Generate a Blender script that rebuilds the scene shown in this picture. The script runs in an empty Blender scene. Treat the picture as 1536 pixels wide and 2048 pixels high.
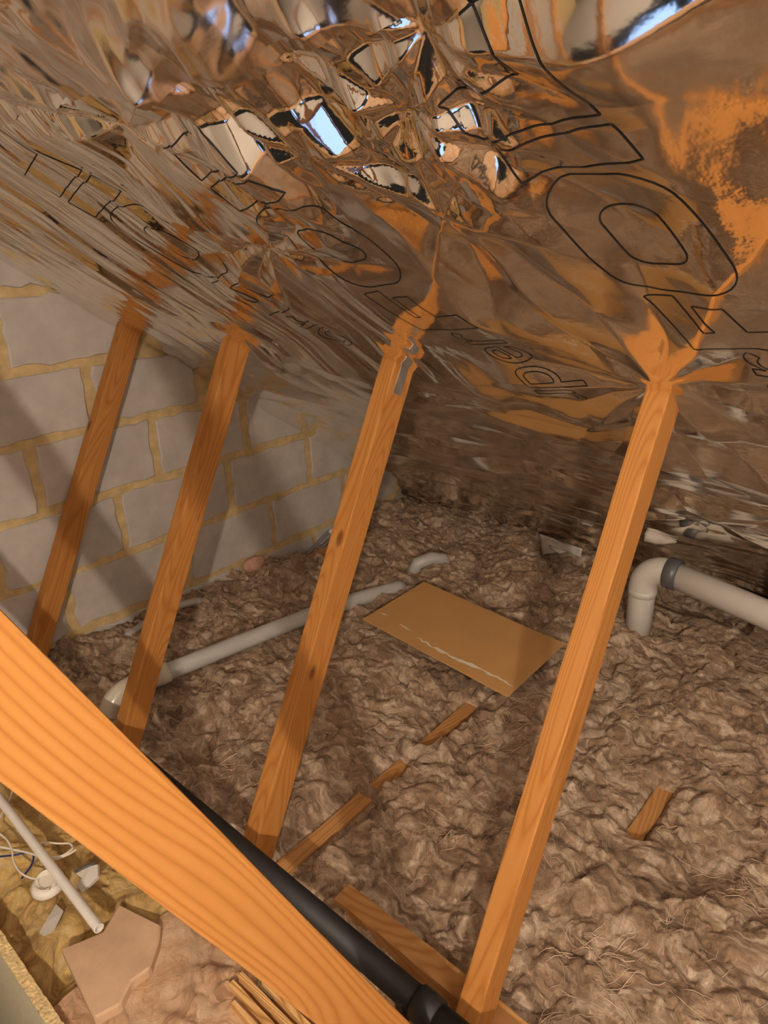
import bpy, bmesh, math, random
import numpy as np
from mathutils import Vector, Matrix

random.seed(7)
sc = bpy.context.scene
COL = sc.collection

# ------------------------------------------------------------------ camera
IW, IH = 1536, 2048
VX = np.array([-911 - 768, 1024 - 507.0])      # vanishing point of the ridge direction
VY = np.array([2100 - 768, 1024 - 420.0])      # vanishing point of the truss direction
FPX = math.sqrt(-(VX @ VY))
dx = -np.array([VX[0], VX[1], -FPX]); dx /= np.linalg.norm(dx)
dy = np.array([VY[0], VY[1], -FPX]); dy -= dx * (dx @ dy); dy /= np.linalg.norm(dy)
dz = np.cross(dx, dy)
MC = np.stack([dx, dy, dz], 1)                 # world -> camera
CAM = np.array([2.195, 0.0, 1.31])
cam_data = bpy.data.cameras.new('camera')
cam = bpy.data.objects.new('camera', cam_data)
COL.objects.link(cam)
cam_data.sensor_fit = 'HORIZONTAL'
cam_data.sensor_width = 36
cam_data.lens = FPX * 36 / IW
cam_data.clip_start = 0.01
cam.matrix_world = Matrix.Translation(Vector(CAM)) @ Matrix(MC.T.tolist()).to_4x4()
sc.camera = cam

# ------------------------------------------------------------------ world, exposure
world = bpy.data.worlds.new('world')
sc.world = world
world.use_nodes = True
world.node_tree.nodes['Background'].inputs[0].default_value = (0.5, 0.42, 0.34, 1)
world.node_tree.nodes['Background'].inputs[1].default_value = 0.02
sc.view_settings.view_transform = 'Standard'
sc.view_settings.look = 'None'
sc.view_settings.gamma = 1
sc.view_settings.use_curve_mapping = False
sc.view_settings.exposure = 0.95
BULB_POS = (2.88, -0.90, 1.56)
BULB_STRENGTH = 2500.0
BULB_COLOR = (1.0, 0.86, 0.70)
FILL_STRENGTH = 45.0
GLINT_POWER = 0.9

def glint_light():
    # assumed cool light from the hatch below, added for blue glints in the foil
    l = bpy.data.lights.new('hatch_glint_light', 'AREA')
    l.shape = 'RECTANGLE'; l.size = 0.62; l.size_y = 0.5
    l.energy = GLINT_POWER; l.color = (0.36, 0.56, 1.0)
    o = bpy.data.objects.new('hatch_glint_light', l)
    COL.objects.link(o)
    o.location = (2.25, -0.16, -0.60)
    o.rotation_euler = (math.pi, 0, 0)
glint_light()

# ------------------------------------------------------------------ pixel helpers
def ray(p):
    return MC.T @ np.array([(p[0] - 768) / FPX, (1024 - p[1]) / FPX, -1.0])
def atz(px, py, z):
    r = ray((px, py)); return Vector(CAM + r * ((z - CAM[2]) / r[2]))
def atx(px, py, x):
    r = ray((px, py)); return Vector(CAM + r * ((x - CAM[0]) / r[0]))

RA, RB = 1.90, 0.697                            # roof underside: z = RA - RB*y
RK = math.sqrt(1 + RB * RB)
EY = 2.81                                       # eaves line of the foil
RN = np.array([0, -RB, -1]) / RK                # roof normal into the loft
def roof_pt(u, v, h):
    y = EY - v / RK
    return np.stack([u, y + RN[1] * h, RA - RB * y + RN[2] * h], -1)

# ------------------------------------------------------------------ noise
def _hash(i, j, seed):
    n = (i.astype(np.int64) * 374761393 + j.astype(np.int64) * 668265263 + seed * 1442695041) & 0xffffffff
    n = ((n ^ (n >> 13)) * 1274126177) & 0xffffffff
    n = ((n ^ (n >> 16)) * 2246822519) & 0xffffffff
    return ((n ^ (n >> 15)) & 0xffffff) / float(0x1000000)
def perlin(x, y, seed=0):
    x = np.asarray(x, float); y = np.asarray(y, float)
    i = np.floor(x); j = np.floor(y); fx = x - i; fy = y - j
    def g(a, b):
        t = _hash(i + a, j + b, seed) * 2 * math.pi
        return np.cos(t) * (fx - a) + np.sin(t) * (fy - b)
    u = fx ** 3 * (fx * (fx * 6 - 15) + 10); w = fy ** 3 * (fy * (fy * 6 - 15) + 10)
    a = g(0, 0) * (1 - u) + g(1, 0) * u; b = g(0, 1) * (1 - u) + g(1, 1) * u
    return (a * (1 - w) + b * w) * 1.5
def fbm(x, y, o=4, seed=0):
    s = 0; a = 1
    for k in range(o):
        s = s + a * perlin(x * 2 ** k, y * 2 ** k, seed + k * 17); a *= 0.5
    return s
def ridged(x, y, o=3, seed=0):
    s = 0; a = 1
    for k in range(o):
        s = s + a * (1 - 2 * np.abs(perlin(x * 2 ** k, y * 2 ** k, seed + k * 31))); a *= 0.5
    return s
def facet(x, y, seed=0):
    x = np.asarray(x, float); y = np.asarray(y, float)
    i = np.floor(x); j = np.floor(y); fx = x - i; fy = y - j
    a = _hash(i, j, seed); b = _hash(i + 1, j, seed); c = _hash(i, j + 1, seed); d = _hash(i + 1, j + 1, seed)
    return np.where(fx > fy, a + (b - a) * fx + (d - b) * fy, a + (c - a) * fy + (d - c) * fx) * 2 - 1
def sstep(a, b, x):
    t = np.clip((np.asarray(x, float) - a) / (b - a), 0, 1); return t * t * (3 - 2 * t)

# ------------------------------------------------------------------ mesh helpers
def link(o, parent=None):
    COL.objects.link(o)
    if parent is not None: o.parent = parent
    return o
def tag(o, label=None, cat=None, group=None, kind=None):
    if label: o['label'] = label
    if cat: o['category'] = cat
    if group: o['group'] = group
    if kind: o['kind'] = kind
    return o
def empty(name, loc=(0, 0, 0)):
    o = bpy.data.objects.new(name, None); o.location = loc; o.empty_display_size = 0.05
    return link(o)
def pymesh(name, verts, faces, mat, parent=None, smooth=False):
    me = bpy.data.meshes.new(name)
    me.from_pydata([tuple(v) for v in verts], [], [tuple(f) for f in faces])
    me.materials.append(mat)
    if smooth: me.polygons.foreach_set('use_smooth', [True] * len(me.polygons))
    me.update()
    return link(bpy.data.objects.new(name, me), parent)
def bmobj(name, bm, mat, parent=None, smooth=False):
    me = bpy.data.meshes.new(name)
    bm.normal_update(); bm.to_mesh(me); bm.free()
    me.materials.append(mat)
    if smooth: me.polygons.foreach_set('use_smooth', [True] * len(me.polygons))
    return link(bpy.data.objects.new(name, me), parent)
def gridmesh(name, P, mat, parent=None, smooth=True, flip=False):
    n, m = P.shape[:2]
    me = bpy.data.meshes.new(name)
    idx = np.arange(n * m).reshape(n, m)
    q = np.stack([idx[:-1, :-1], idx[1:, :-1], idx[1:, 1:], idx[:-1, 1:]], -1).reshape(-1, 4)
    if flip: q = q[:, ::-1]
    me.vertices.add(n * m); me.vertices.foreach_set('co', P.reshape(-1).astype(np.float32))
    me.loops.add(q.size); me.loops.foreach_set('vertex_index', q.reshape(-1).astype(np.int32))
    me.polygons.add(len(q)); me.polygons.foreach_set('loop_start', np.arange(0, q.size, 4, dtype=np.int32))
    me.update(calc_edges=True); me.validate()
    if smooth: me.polygons.foreach_set('use_smooth', np.ones(len(q), dtype=bool))
    me.materials.append(mat)
    return link(bpy.data.objects.new(name, me), parent)
def tube_into(bm, pts, rad, seg=12, cap=True):
    pts = [Vector(p) for p in pts]
    rads = rad if isinstance(rad, (list, tuple)) else [rad] * len(pts)
    rings = []; prev = None
    for i, p in enumerate(pts):
        t = (pts[min(i + 1, len(pts) - 1)] - pts[max(i - 1, 0)]).normalized()
        if prev is None:
            n = t.orthogonal().normalized()
        else:
            n = (prev - t * prev.dot(t)).normalized()
        prev = n; b = t.cross(n)
        rings.append([bm.verts.new(p + (n * math.cos(2 * math.pi * k / seg) + b * math.sin(2 * math.pi * k / seg)) * rads[i]) for k in range(seg)])
    for a, b in zip(rings[:-1], rings[1:]):
        for k in range(seg):
            bm.faces.new((a[k], a[(k + 1) % seg], b[(k + 1) % seg], b[k])).smooth = True
    if cap:
        bm.faces.new(rings[0][::-1]); bm.faces.new(rings[-1])
def tube(name, pts, rad, mat, parent=None, seg=12, cap=True):
    bm = bmesh.new(); tube_into(bm, pts, rad, seg, cap); return bmobj(name, bm, mat, parent)
def hollow(name, p0, p1, ro, ri, mat, parent=None, seg=28):
    # an open pipe with a wall: outer skin, flat end rings and the start of the bore
    p0 = Vector(p0); p1 = Vector(p1); d = (p1 - p0).normalized(); bm = bmesh.new()
    tube_into(bm, [p0, p1], ro, seg, False)
    for p, q in ((p0, p0 + d * 0.05), (p1, p1 - d * 0.05)): tube_into(bm, [p, q], ri, seg, False); 
    n = d.orthogonal().normalized(); b = d.cross(n)
    for p in (p0, p1):
        R = [[bm.verts.new(p + (n * math.cos(2 * math.pi * k / seg) + b * math.sin(2 * math.pi * k / seg)) * r) for k in range(seg)] for r in (ro, ri)]
        for k in range(seg): bm.faces.new((R[0][k], R[0][(k + 1) % seg], R[1][(k + 1) % seg], R[1][k]))
    return bmobj(name, bm, mat, parent)
def spline(pts, n=10):
    pts = [Vector(p) for p in pts]; out = []
    for i in range(len(pts) - 1):
        p0 = pts[max(i - 1, 0)]; p1 = pts[i]; p2 = pts[i + 1]; p3 = pts[min(i + 2, len(pts) - 1)]
        for k in range(n):
            t = k / n
            out.append(0.5 * ((2 * p1) + (p2 - p0) * t + (2 * p0 - 5 * p1 + 4 * p2 - p3) * t * t + (3 * p1 - p0 - 3 * p2 + p3) * t ** 3))
    out.append(pts[-1]); return out
def box_bm(sx, sy, sz, bevel=0.002, seg=2, cuts=0, jitter=0, jfreq=8):
    bm = bmesh.new(); bmesh.ops.create_cube(bm, size=1)
    bmesh.ops.scale(bm, vec=(sx, sy, sz), verts=bm.verts)
    if cuts:
        ed = [e for e in bm.edges if abs(abs((e.verts[0].co - e.verts[1].co).normalized().z) - 1) < 1e-3]
        bmesh.ops.subdivide_edges(bm, edges=ed, cuts=cuts, use_grid_fill=True)
    if bevel:
        ed = [e for e in bm.edges if len(e.link_faces) == 2 and e.link_faces[0].normal.angle(e.link_faces[1].normal) > 1]
        bmesh.ops.bevel(bm, geom=ed, offset=bevel, segments=seg, profile=0.6, affect='EDGES')
    if jitter:
        s = random.random() * 50
        for v in bm.verts:
            a = perlin(v.co.z * jfreq + s, v.co.x * 30 + s, 3); b = perlin(v.co.z * jfreq + s, v.co.y * 30 + 9 + s, 5)
            v.co.x += float(a) * jitter; v.co.y += float(b) * jitter
    return bm

# ------------------------------------------------------------------ materials
def newmat(name):
    m = bpy.data.materials.new(name); m.use_nodes = True
    nt = m.node_tree
    return m, nt, nt.nodes['Principled BSDF']
def nd(nt, kind, **kw):
    n = nt.nodes.new(kind)
    for k, v in kw.items():
        if k in n.inputs: n.inputs[k].default_value = v
        else: setattr(n, k, v)
    return n
def ramp(nt, stops, interp='LINEAR'):
    r = nt.nodes.new('ShaderNodeValToRGB'); r.color_ramp.interpolation = interp
    els = r.color_ramp.elements
    while len(els) < len(stops): els.new(0.5)
    for e, (p, c) in zip(els, stops): e.position = p; e.color = (*c, 1) if len(c) == 3 else c
    return r
def coords(nt, scale=(1, 1, 1), kind='Object', loc=(0, 0, 0)):
    t = nt.nodes.new('ShaderNodeTexCoord'); mp = nt.nodes.new('ShaderNodeMapping')
    mp.inputs['Scale'].default_value = scale; mp.inputs['Location'].default_value = loc
    nt.links.new(t.outputs[kind], mp.inputs['Vector']); return mp
def plain(name, col, rough=0.5, metal=0.0, noise=0.0, nscale=30, bump=0.0, spec=0.5):
    m, nt, b = newmat(name); L = nt.links
    b.inputs['Roughness'].default_value = rough; b.inputs['Metallic'].default_value = metal
    b.inputs['Specular IOR Level'].default_value = spec
    b.inputs['Base Color'].default_value = (*col, 1)
    if noise or bump:
        mp = coords(nt); n = nd(nt, 'ShaderNodeTexNoise', Scale=nscale, Detail=6.0, Roughness=0.6)
        L.new(mp.outputs[0], n.inputs['Vector'])
        if noise:
            r = ramp(nt, [(0.3, tuple(c * (1 - noise) for c in col)), (0.7, tuple(min(1, c * (1 + noise)) for c in col))])
            L.new(n.outputs['Fac'], r.inputs[0]); L.new(r.outputs[0], b.inputs['Base Color'])
        if bump:
            bp = nd(nt, 'ShaderNodeBump', Strength=bump, Distance=0.002)
            L.new(n.outputs['Fac'], bp.inputs['Height']); L.new(bp.outputs[0], b.inputs['Normal'])
    return m

def wood(name, base, dark, light, knots=True, ring=1.0):
    m, nt, b = newmat(name); L = nt.links
    b.inputs['Roughness'].default_value = 0.62; b.inputs['Specular IOR Level'].default_value = 0.3
    info = nd(nt, 'ShaderNodeObjectInfo')
    t = nd(nt, 'ShaderNodeTexCoord')
    off = nd(nt, 'ShaderNodeVectorMath', operation='SCALE'); off.inputs[3].default_value = 7.0
    cmb = nd(nt, 'ShaderNodeCombineXYZ')
    for k in range(3): L.new(info.outputs['Random'], cmb.inputs[k])
    L.new(cmb.outputs[0], off.inputs[0])
    add = nd(nt, 'ShaderNodeVectorMath', operation='ADD'); L.new(t.outputs['Object'], add.inputs[0]); L.new(off.outputs[0], add.inputs[1])
    # long low-frequency wander makes the cathedral figure
    mp = nd(nt, 'ShaderNodeMapping'); mp.inputs['Scale'].default_value = (7, 7, 0.85); L.new(add.outputs[0], mp.inputs[0])
    n1 = nd(nt, 'ShaderNodeTexNoise', Scale=1.0, Detail=1.5, Roughness=0.4); L.new(mp.outputs[0], n1.inputs['Vector'])
    mul = nd(nt, 'ShaderNodeMath', operation='MULTIPLY'); mul.inputs[1].default_value = 250 * ring; L.new(n1.outputs['Fac'], mul.inputs[0])
    sn = nd(nt, 'ShaderNodeMath', operation='SINE'); L.new(mul.outputs[0], sn.inputs[0])
    mr = nd(nt, 'ShaderNodeMapRange'); mr.inputs[1].default_value = -1; mr.inputs[2].default_value = 1; L.new(sn.outputs[0], mr.inputs[0])
    mp2 = nd(nt, 'ShaderNodeMapping'); mp2.inputs['Scale'].default_value = (260, 260, 7); L.new(add.outputs[0], mp2.inputs[0])
    n2 = nd(nt, 'ShaderNodeTexNoise', Scale=1.0, Detail=3.0); L.new(mp2.outputs[0], n2.inputs['Vector'])
    mx = nd(nt, 'ShaderNodeMath', operation='MULTIPLY_ADD'); mx.inputs[1].default_value = 0.35; L.new(n2.outputs['Fac'], mx.inputs[0]); 
    hf = nd(nt, 'ShaderNodeMath', operation='MULTIPLY'); hf.inputs[1].default_value = 0.65; pw = nd(nt, 'ShaderNodeMath', operation='POWER'); pw.inputs[1].default_value = 0.45; L.new(mr.outputs[0], pw.inputs[0]); L.new(pw.outputs[0], hf.inputs[0]); L.new(hf.outputs[0], mx.inputs[2])
    r = ramp(nt, [(0.22, dark), (0.55, base), (0.85, light)]); L.new(mx.outputs[0], r.inputs[0])
    out = r.outputs[0]
    if knots:
        mp3 = nd(nt, 'ShaderNodeMapping'); mp3.inputs['Scale'].default_value = (11, 11, 5.2); L.new(add.outputs[0], mp3.inputs[0])
        v = nd(nt, 'ShaderNodeTexVoronoi', Scale=1.0); L.new(mp3.outputs[0], v.inputs['Vector'])
        kr = ramp(nt, [(0.0, (1, 1, 1)), (0.07, (0.85, 0.85, 0.85)), (0.13, (0, 0, 0))]); L.new(v.outputs['Distance'], kr.inputs[0])
        mix = nd(nt, 'ShaderNodeMix', data_type='RGBA'); L.new(kr.outputs[0], mix.inputs[0])
        L.new(out, mix.inputs[6]); mix.inputs[7].default_value = (dark[0] * 0.42, dark[1] * 0.36, dark[2] * 0.3, 1); out = mix.outputs[2]
    L.new(out, b.inputs['Base Color'])
    bp = nd(nt, 'ShaderNodeBump', Strength=0.25, Distance=0.001); L.new(mx.outputs[0], bp.inputs['Height']); L.new(bp.outputs[0], b.inputs['Normal'])
    return m

def wool(name, dark, mid, light, scale=1.0):
    m, nt, b = newmat(name); L = nt.links
    b.inputs['Roughness'].default_value = 0.95; b.inputs['Specular IOR Level'].default_value = 0.1
    b.inputs['Sheen Weight'].default_value = 0.25; b.inputs['Sheen Roughness'].default_value = 0.5
    b.inputs['Sheen Tint'].default_value = (1, 0.9, 0.8, 1)
    mp = coords(nt)
    w = nd(nt, 'ShaderNodeTexNoise', Scale=9 * scale, Detail=4.0); L.new(mp.outputs[0], w.inputs['Vector'])
    sub = nd(nt, 'ShaderNodeVectorMath', operation='MULTIPLY_ADD'); sub.inputs[1].default_value = (0.22, 0.22, 0.22)
    L.new(w.outputs['Color'], sub.inputs[0]); L.new(mp.outputs[0], sub.inputs[2])
    mp2 = nd(nt, 'ShaderNodeMapping'); mp2.inputs['Scale'].default_value = (1, 3.0, 1); mp2.inputs['Rotation'].default_value = (0, 0, 0.7); L.new(sub.outputs[0], mp2.inputs[0])
    n = nd(nt, 'ShaderNodeTexNoise', Scale=11 * scale, Detail=9.0, Roughness=0.66, Distortion=0.5); L.new(mp2.outputs[0], n.inputs['Vector'])
    r = ramp(nt, [(0.36, dark), (0.5, mid), (0.66, light)]); L.new(n.outputs['Fac'], r.inputs[0]); L.new(r.outputs[0], b.inputs['Base Color'])
    n2 = nd(nt, 'ShaderNodeTexNoise', Scale=70 * scale, Detail=6.0, Roughness=0.7, Distortion=1.5); L.new(mp2.outputs[0], n2.inputs['Vector'])
    bp = nd(nt, 'ShaderNodeBump', Strength=0.8, Distance=0.009); L.new(n2.outputs['Fac'], bp.inputs['Height']); L.new(bp.outputs[0], b.inputs['Normal'])
    return m

def foilmat(name, col, rough):
    m, nt, b = newmat(name); L = nt.links
    b.inputs['Metallic'].default_value = 1.0; b.inputs['Base Color'].default_value = (*col, 1)
    mp = coords(nt)
    n = nd(nt, 'ShaderNodeTexNoise', Scale=7.0, Detail=3.0); L.new(mp.outputs[0], n.inputs['Vector'])
    rr = nd(nt, 'ShaderNodeMapRange'); rr.inputs[1].default_value = 0.35; rr.inputs[2].default_value = 0.7
    rr.inputs[3].default_value = rough * 0.6; rr.inputs[4].default_value = rough * 1.5
    L.new(n.outputs['Fac'], rr.inputs[0]); L.new(rr.outputs[0], b.inputs['Roughness'])
    # scrim weave and soft crinkle
    n2 = nd(nt, 'ShaderNodeTexNoise', Scale=38.0, Detail=3.0, Roughness=0.5); L.new(mp.outputs[0], n2.inputs['Vector'])
    bp = nd(nt, 'ShaderNodeBump', Strength=0.12, Distance=0.004); L.new(n2.outputs['Fac'], bp.inputs['Height'])
    L.new(bp.outputs[0], b.inputs['Normal'])
    return m

M = {}
M['pine'] = wood('pine', (0.46, 0.190, 0.043), (0.385, 0.148, 0.030), (0.495, 0.218, 0.056))
M['pine_old'] = wood('pine_old', (0.45, 0.215, 0.07), (0.38, 0.170, 0.052), (0.51, 0.265, 0.095))
M['lath'] = wood('lath', (0.66, 0.36, 0.13), (0.42, 0.2, 0.06), (0.78, 0.5, 0.22), knots=False)
M['block'] = plain('aircrete_block', (0.55, 0.50, 0.455), 0.9, noise=0.12, nscale=11, bump=0.35, spec=0.15)
M['mortar'] = plain('mortar', (0.62, 0.46, 0.235), 0.95, noise=0.22, nscale=22, bump=0.6, spec=0.1)
M['brown_wool'] = wool('brown_wool', (0.17, 0.095, 0.053), (0.45, 0.292, 0.18), (0.86, 0.69, 0.52))
M['yellow_wool'] = wool('yellow_wool', (0.40, 0.23, 0.07), (0.76, 0.50, 0.17), (0.92, 0.70, 0.35), 0.8)
M['peach_wool'] = wool('peach_wool', (0.50, 0.27, 0.14), (0.82, 0.52, 0.31), (0.93, 0.70, 0.49), 0.9)
M['foil'] = foilmat('silver_foil', (0.90, 0.85, 0.79), 0.11)
M['foil_dull'] = foilmat('dull_foil', (0.80, 0.74, 0.69), 0.17)
M['ink'] = plain('black_ink', (0.012, 0.011, 0.011), 0.55)
M['felt'] = plain('roof_felt', (0.05, 0.04, 0.035), 0.9, noise=0.2)
M['black_plastic'] = plain('black_plastic', (0.010, 0.009, 0.009), 0.6, noise=0.2, nscale=12)
M['white_plastic'] = plain('white_plastic', (0.70, 0.66, 0.60), 0.3, noise=0.04, nscale=8)
M['bright_plastic'] = plain('bright_white_plastic', (0.88, 0.85, 0.80), 0.35)
M['grey_plastic'] = plain('grey_white_plastic', (0.52, 0.50, 0.47), 0.38, noise=0.08, nscale=10)
M['cream_plastic'] = plain('cream_plastic', (0.66, 0.60, 0.49), 0.22)
M['grey_rubber'] = plain('grey_collar', (0.11, 0.11, 0.115), 0.35)
M['grey_cable'] = plain('grey_cable', (0.21, 0.21, 0.215), 0.5)
M['white_cable'] = plain('white_cable', (0.86, 0.80, 0.70), 0.5)
M['blue_cable'] = plain('blue_cable', (0.02, 0.035, 0.16), 0.4)
M['steel'] = plain('galvanised_steel', (0.42, 0.40, 0.37), 0.45, metal=0.8, noise=0.2)
M['hardboard'] = plain('hardboard', (0.60, 0.335, 0.125), 0.42, noise=0.06, nscale=6)
M['paper'] = plain('torn_paper', (0.80, 0.72, 0.60), 0.8)
M['card'] = plain('dusty_board', (0.60, 0.405, 0.26), 0.95, noise=0.13, nscale=14, bump=0.25)
M['chip_edge'] = plain('chipboard_edge', (0.78, 0.55, 0.28), 0.9, noise=0.4, nscale=120, bump=0.6)
M['chip_face'] = plain('chipboard_face', (0.80, 0.72, 0.50), 0.75, noise=0.12, nscale=60)
M['brick'] = plain('pink_brick', (0.52, 0.29, 0.20), 0.9, noise=0.2, nscale=40)
M['membrane'] = plain('white_membrane', (0.68, 0.63, 0.57), 0.6, noise=0.1)
M['glass'] = None

# ================================================================== STRUCTURE
WX = -0.135
WS = (2.195 - WX) / 2.295
def bm_box(bm, lo, hi):
    x0, y0, z0 = lo; x1, y1, z1 = hi
    v = [bm.verts.new(p) for p in ((x0, y0, z0), (x1, y0, z0), (x1, y1, z0), (x0, y1, z0), (x0, y0, z1), (x1, y0, z1), (x1, y1, z1), (x0, y1, z1))]
    for f in ((3, 2, 1, 0), (4, 5, 6, 7), (0, 1, 5, 4), (1, 2, 6, 5), (2, 3, 7, 6), (3, 0, 4, 7)): bm.faces.new([v[i] for i in f])
FLOOR_Z = -0.30
RIDGE_Y = -0.28
RIDGE_Z = RA - RB * RIDGE_Y
def structure():
    bm = bmesh.new()
    for lo, hi in (((-0.3, 0.212), (5.4, 3.6)), ((-0.3, -4.0), (5.4, -0.5)), ((-0.3, -0.5), (0.30, 0.212)), ((2.65, -0.5), (5.4, 0.212))):
        bm_box(bm, (*lo, FLOOR_Z - 0.03), (*hi, FLOOR_Z))
    tag(bmobj('floor', bm, plain('ceiling_plasterboard', (0.4, 0.36, 0.32), 0.9)), 'plasterboard ceiling back under the insulation', kind='structure')
    # roof underlay behind the foil and the other slope
    def slab(name, ya, yb, d0, d1, mat, label):
        za = RA - RB * ya if ya >= RIDGE_Y - 1e-6 and yb >= RIDGE_Y - 1e-6 else None
        P = []
        for y in (ya, yb):
            z = RIDGE_Z - RB * abs(y - RIDGE_Y)
            for d in (d0, d1): P.append((y, z + d))
        vs = [(x, y, z) for x in (-0.3, 5.4) for y, z in P]
        fs = [(0, 1, 3, 2), (4, 6, 7, 5), (0, 4, 5, 1), (2, 3, 7, 6), (0, 2, 6, 4), (1, 5, 7, 3)]
        tag(pymesh(name, vs, fs, mat), label, kind='structure')
    slab('ceiling_slope', RIDGE_Y, 3.5, 0.14, 0.17, M['foil_dull'], 'foil faced roof underlay above the rafters')
    slab('ceiling_opposite_slope', RIDGE_Y, -3.6, 0.0, 0.03, M['foil_dull'], 'foil lined roof slope behind the viewer')
    bm = bmesh.new(); bm_box(bm, (5.2, -3.6, FLOOR_Z), (5.35, 3.3, 2.4))
    tag(bmobj('wall_far', bm, M['block']), 'grey block gable wall behind the viewer', kind='structure')
    bm = bmesh.new(); bm_box(bm, (-0.3, 3.25, FLOOR_Z), (5.4, 3.35, 0.2))
    tag(bmobj('wall_eaves', bm, M['felt']), 'dark eaves closing beyond the foil', kind='structure')
    # gable wall: mortar bed with separate blocks
    ny, nz = 170, 130
    Y, Z = np.meshgrid(np.linspace(-1.6, 3.2, ny), np.linspace(FLOOR_Z, 2.3, nz), indexing='ij')
    X = WX - 0.004 + 0.0045 * fbm(Y * 9, Z * 9, 4, 11)
    w = gridmesh('wall_gable', np.stack([X, Y, Z], -1), M['mortar'], flip=False)
    tag(w, 'gable wall of grey blocks with smeared tan mortar', kind='structure')
    zs = [-0.49, -0.255, -0.02, 0.2185, 0.457, 0.702, 0.926, 1.16, 1.395, 1.63, 1.865]
    perp = {0: 1.36, 1: 1.60, 2: 1.355, 3: 1.11, 4: 1.285, 5: 1.079, 6: 0.83, 7: 1.1, 8: 0.85, 9: 1.1}
    ex = {2: [0.86, 1.355, 1.80, 2.25], 3: [1.11, 1.60, 2.045, 2.5], 4: [0.847, 1.285, 1.70, 2.15], 5: [1.079, 1.511, 1.95]}
    for r in range(len(zs) - 1):
        z0, z1 = [1.31 - (1.31 - q) * WS for q in (zs[r], zs[r + 1])]
        ys = [q * WS for q in ex.get(r, [perp[r]])]
        while ys[0] > -0.6: ys.insert(0, ys[0] - 0.452)
        while ys[-1] < 3.0: ys.append(ys[-1] + 0.452)
        for ya, yb in zip(ys[:-1], ys[1:]):
            if (z0 + z1) / 2 > RIDGE_Z - RB * abs((ya + yb) / 2 - RIDGE_Y) + 0.12: continue
            if z1 < -0.27: continue
            j = 0.016
            a0 = ya + j + random.uniform(-.004, .006); a1 = yb - j + random.uniform(-.006, .004)
            b0 = z0 + j + random.uniform(-.004, .004); b1 = z1 - j + random.uniform(-.004, .004)
            a0, b0, b1 = a0, max(b0, FLOOR_Z), b1
            # outline with ragged arrises, slightly proud centre
            ring = []
            n1, n2 = 10, 6
            for i in range(n1): ring.append((a0 + (a1 - a0) * i / n1, b0))
            for i in range(n2): ring.append((a1, b0 + (b1 - b0) * i / n2))
            for i in range(n1): ring.append((a1 - (a1 - a0) * i / n1, b1))
            for i in range(n2): ring.append((a0, b1 - (b1 - b0) * i / n2))
            cy, cz = (a0 + a1) / 2, (b0 + b1) / 2
            n = len(ring); V = []
            for y, z in ring: V.append((WX - 0.03, y, z))
            o1 = []
            for y, z in ring:
                jy = float(perlin(y * 30 + r, z * 30, 3)) * 0.012; jz = float(perlin(y * 22, z * 22 + r, 8)) * 0.012
                o1.append((y + jy, z + jz)); V.append((WX + 0.001, y + jy, z + jz))
            for y, z in o1: V.append((WX + 0.005, y + (cy - y) * 0.012 + (0.003 if y < cy else -0.003), z + (cz - z) * 0.025))
            V.append((WX + 0.006, cy, cz))
            F = [(i, (i + 1) % n, n + (i + 1) % n, n + i) for i in range(n)]
            F += [(n + i, n + (i + 1) % n, 2 * n + (i + 1) % n, 2 * n + i) for i in range(n)]
            F += [(2 * n + i, 2 * n + (i + 1) % n, 3 * n) for i in range(n)]
            pymesh('block', V, F, M['block'], w)
structure()
def hatch_lining():
    # upright chipboard lining of the loft hatch, its sawn top edge towards the wool
    zt = -0.062; y0, y1 = 0.190, 0.212; x0, x1 = 0.30, 2.65; zb = -1.1
    t = empty('hatch_lining', (x0, y0, FLOOR_Z)); tag(t, 'upright chipboard hatch lining with pale face and flaky sawn top edge', 'board')
    o0 = t.location
    V = [Vector(p) - o0 for p in ((x0, y0, zb), (x1, y0, zb), (x1, y0, zt), (x0, y0, zt))]
    pymesh('face_layer', V, [(0, 1, 2, 3)], M['chip_face'], t)
    bm = bmesh.new(); bm_box(bm, (x0 - o0.x, y0 + 0.001 - o0.y, zb - o0.z), (x1 - o0.x, y1 - 0.0005 - o0.y, zt - 0.001 - o0.z)); bmobj('core', bm, M['chip_edge'], t)
    n = 420; V = []
    for k in range(n + 1):
        x = x0 + (x1 - x0) * k / n
        for j, y in enumerate(np.linspace(y0, y1, 6)):
            jy = 0.0016 * float(perlin(x * 90, j * 3.1, 9)) if j in (0, 5) else 0
            V.append(Vector((x, y + jy, zt + 0.0018 * float(perlin(x * 130, y * 130, 19)))) - o0)
    o = pymesh('sawn_edge', V, [(6 * k + j, 6 * k + 6 + j, 6 * k + 7 + j, 6 * k + 1 + j) for k in range(n) for j in range(5)], M['chip_edge'], t); o['label'] = 'flaky sawn chipboard edge'
hatch_lining()

# ================================================================== TRUSSES
TX = [-0.058, 0.562, 1.15, 1.752]
LEAN = [-0.026, -0.05, -0.022, 0.0]
TT, TW = 0.045, 0.072
CHORD_TOP = -0.10
def member(name, a, b, w, t, mat, parent, cuts=10, bevel=0.0035, jitter=0.0012):
    a = Vector(a); b = Vector(b); L = (b - a).length; d = (b - a).normalized()
    bm = box_bm(t, w, L, bevel, 2, cuts, jitter)
    o = bmobj(name, bm, mat, parent)
    x = Vector((1, 0, 0)); x = (x - d * x.dot(d)).normalized() if abs(d.x) < 0.9 else Vector((0, 1, 0))
    y = d.cross(x)
    o.matrix_local = Matrix.Translation((a + b) / 2) @ Matrix((x, y, d)).transposed().to_4x4()
    return o
TLAB = ['roof truss fixed flat against the grey block gable wall',
        'roof truss crossing over the elbow end of the grey-white pipe',
        'roof truss standing between the white pipe and the tan hardboard panel',
        'roof truss whose wide web crosses before the black pipe, strut beside the hardboard']
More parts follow.
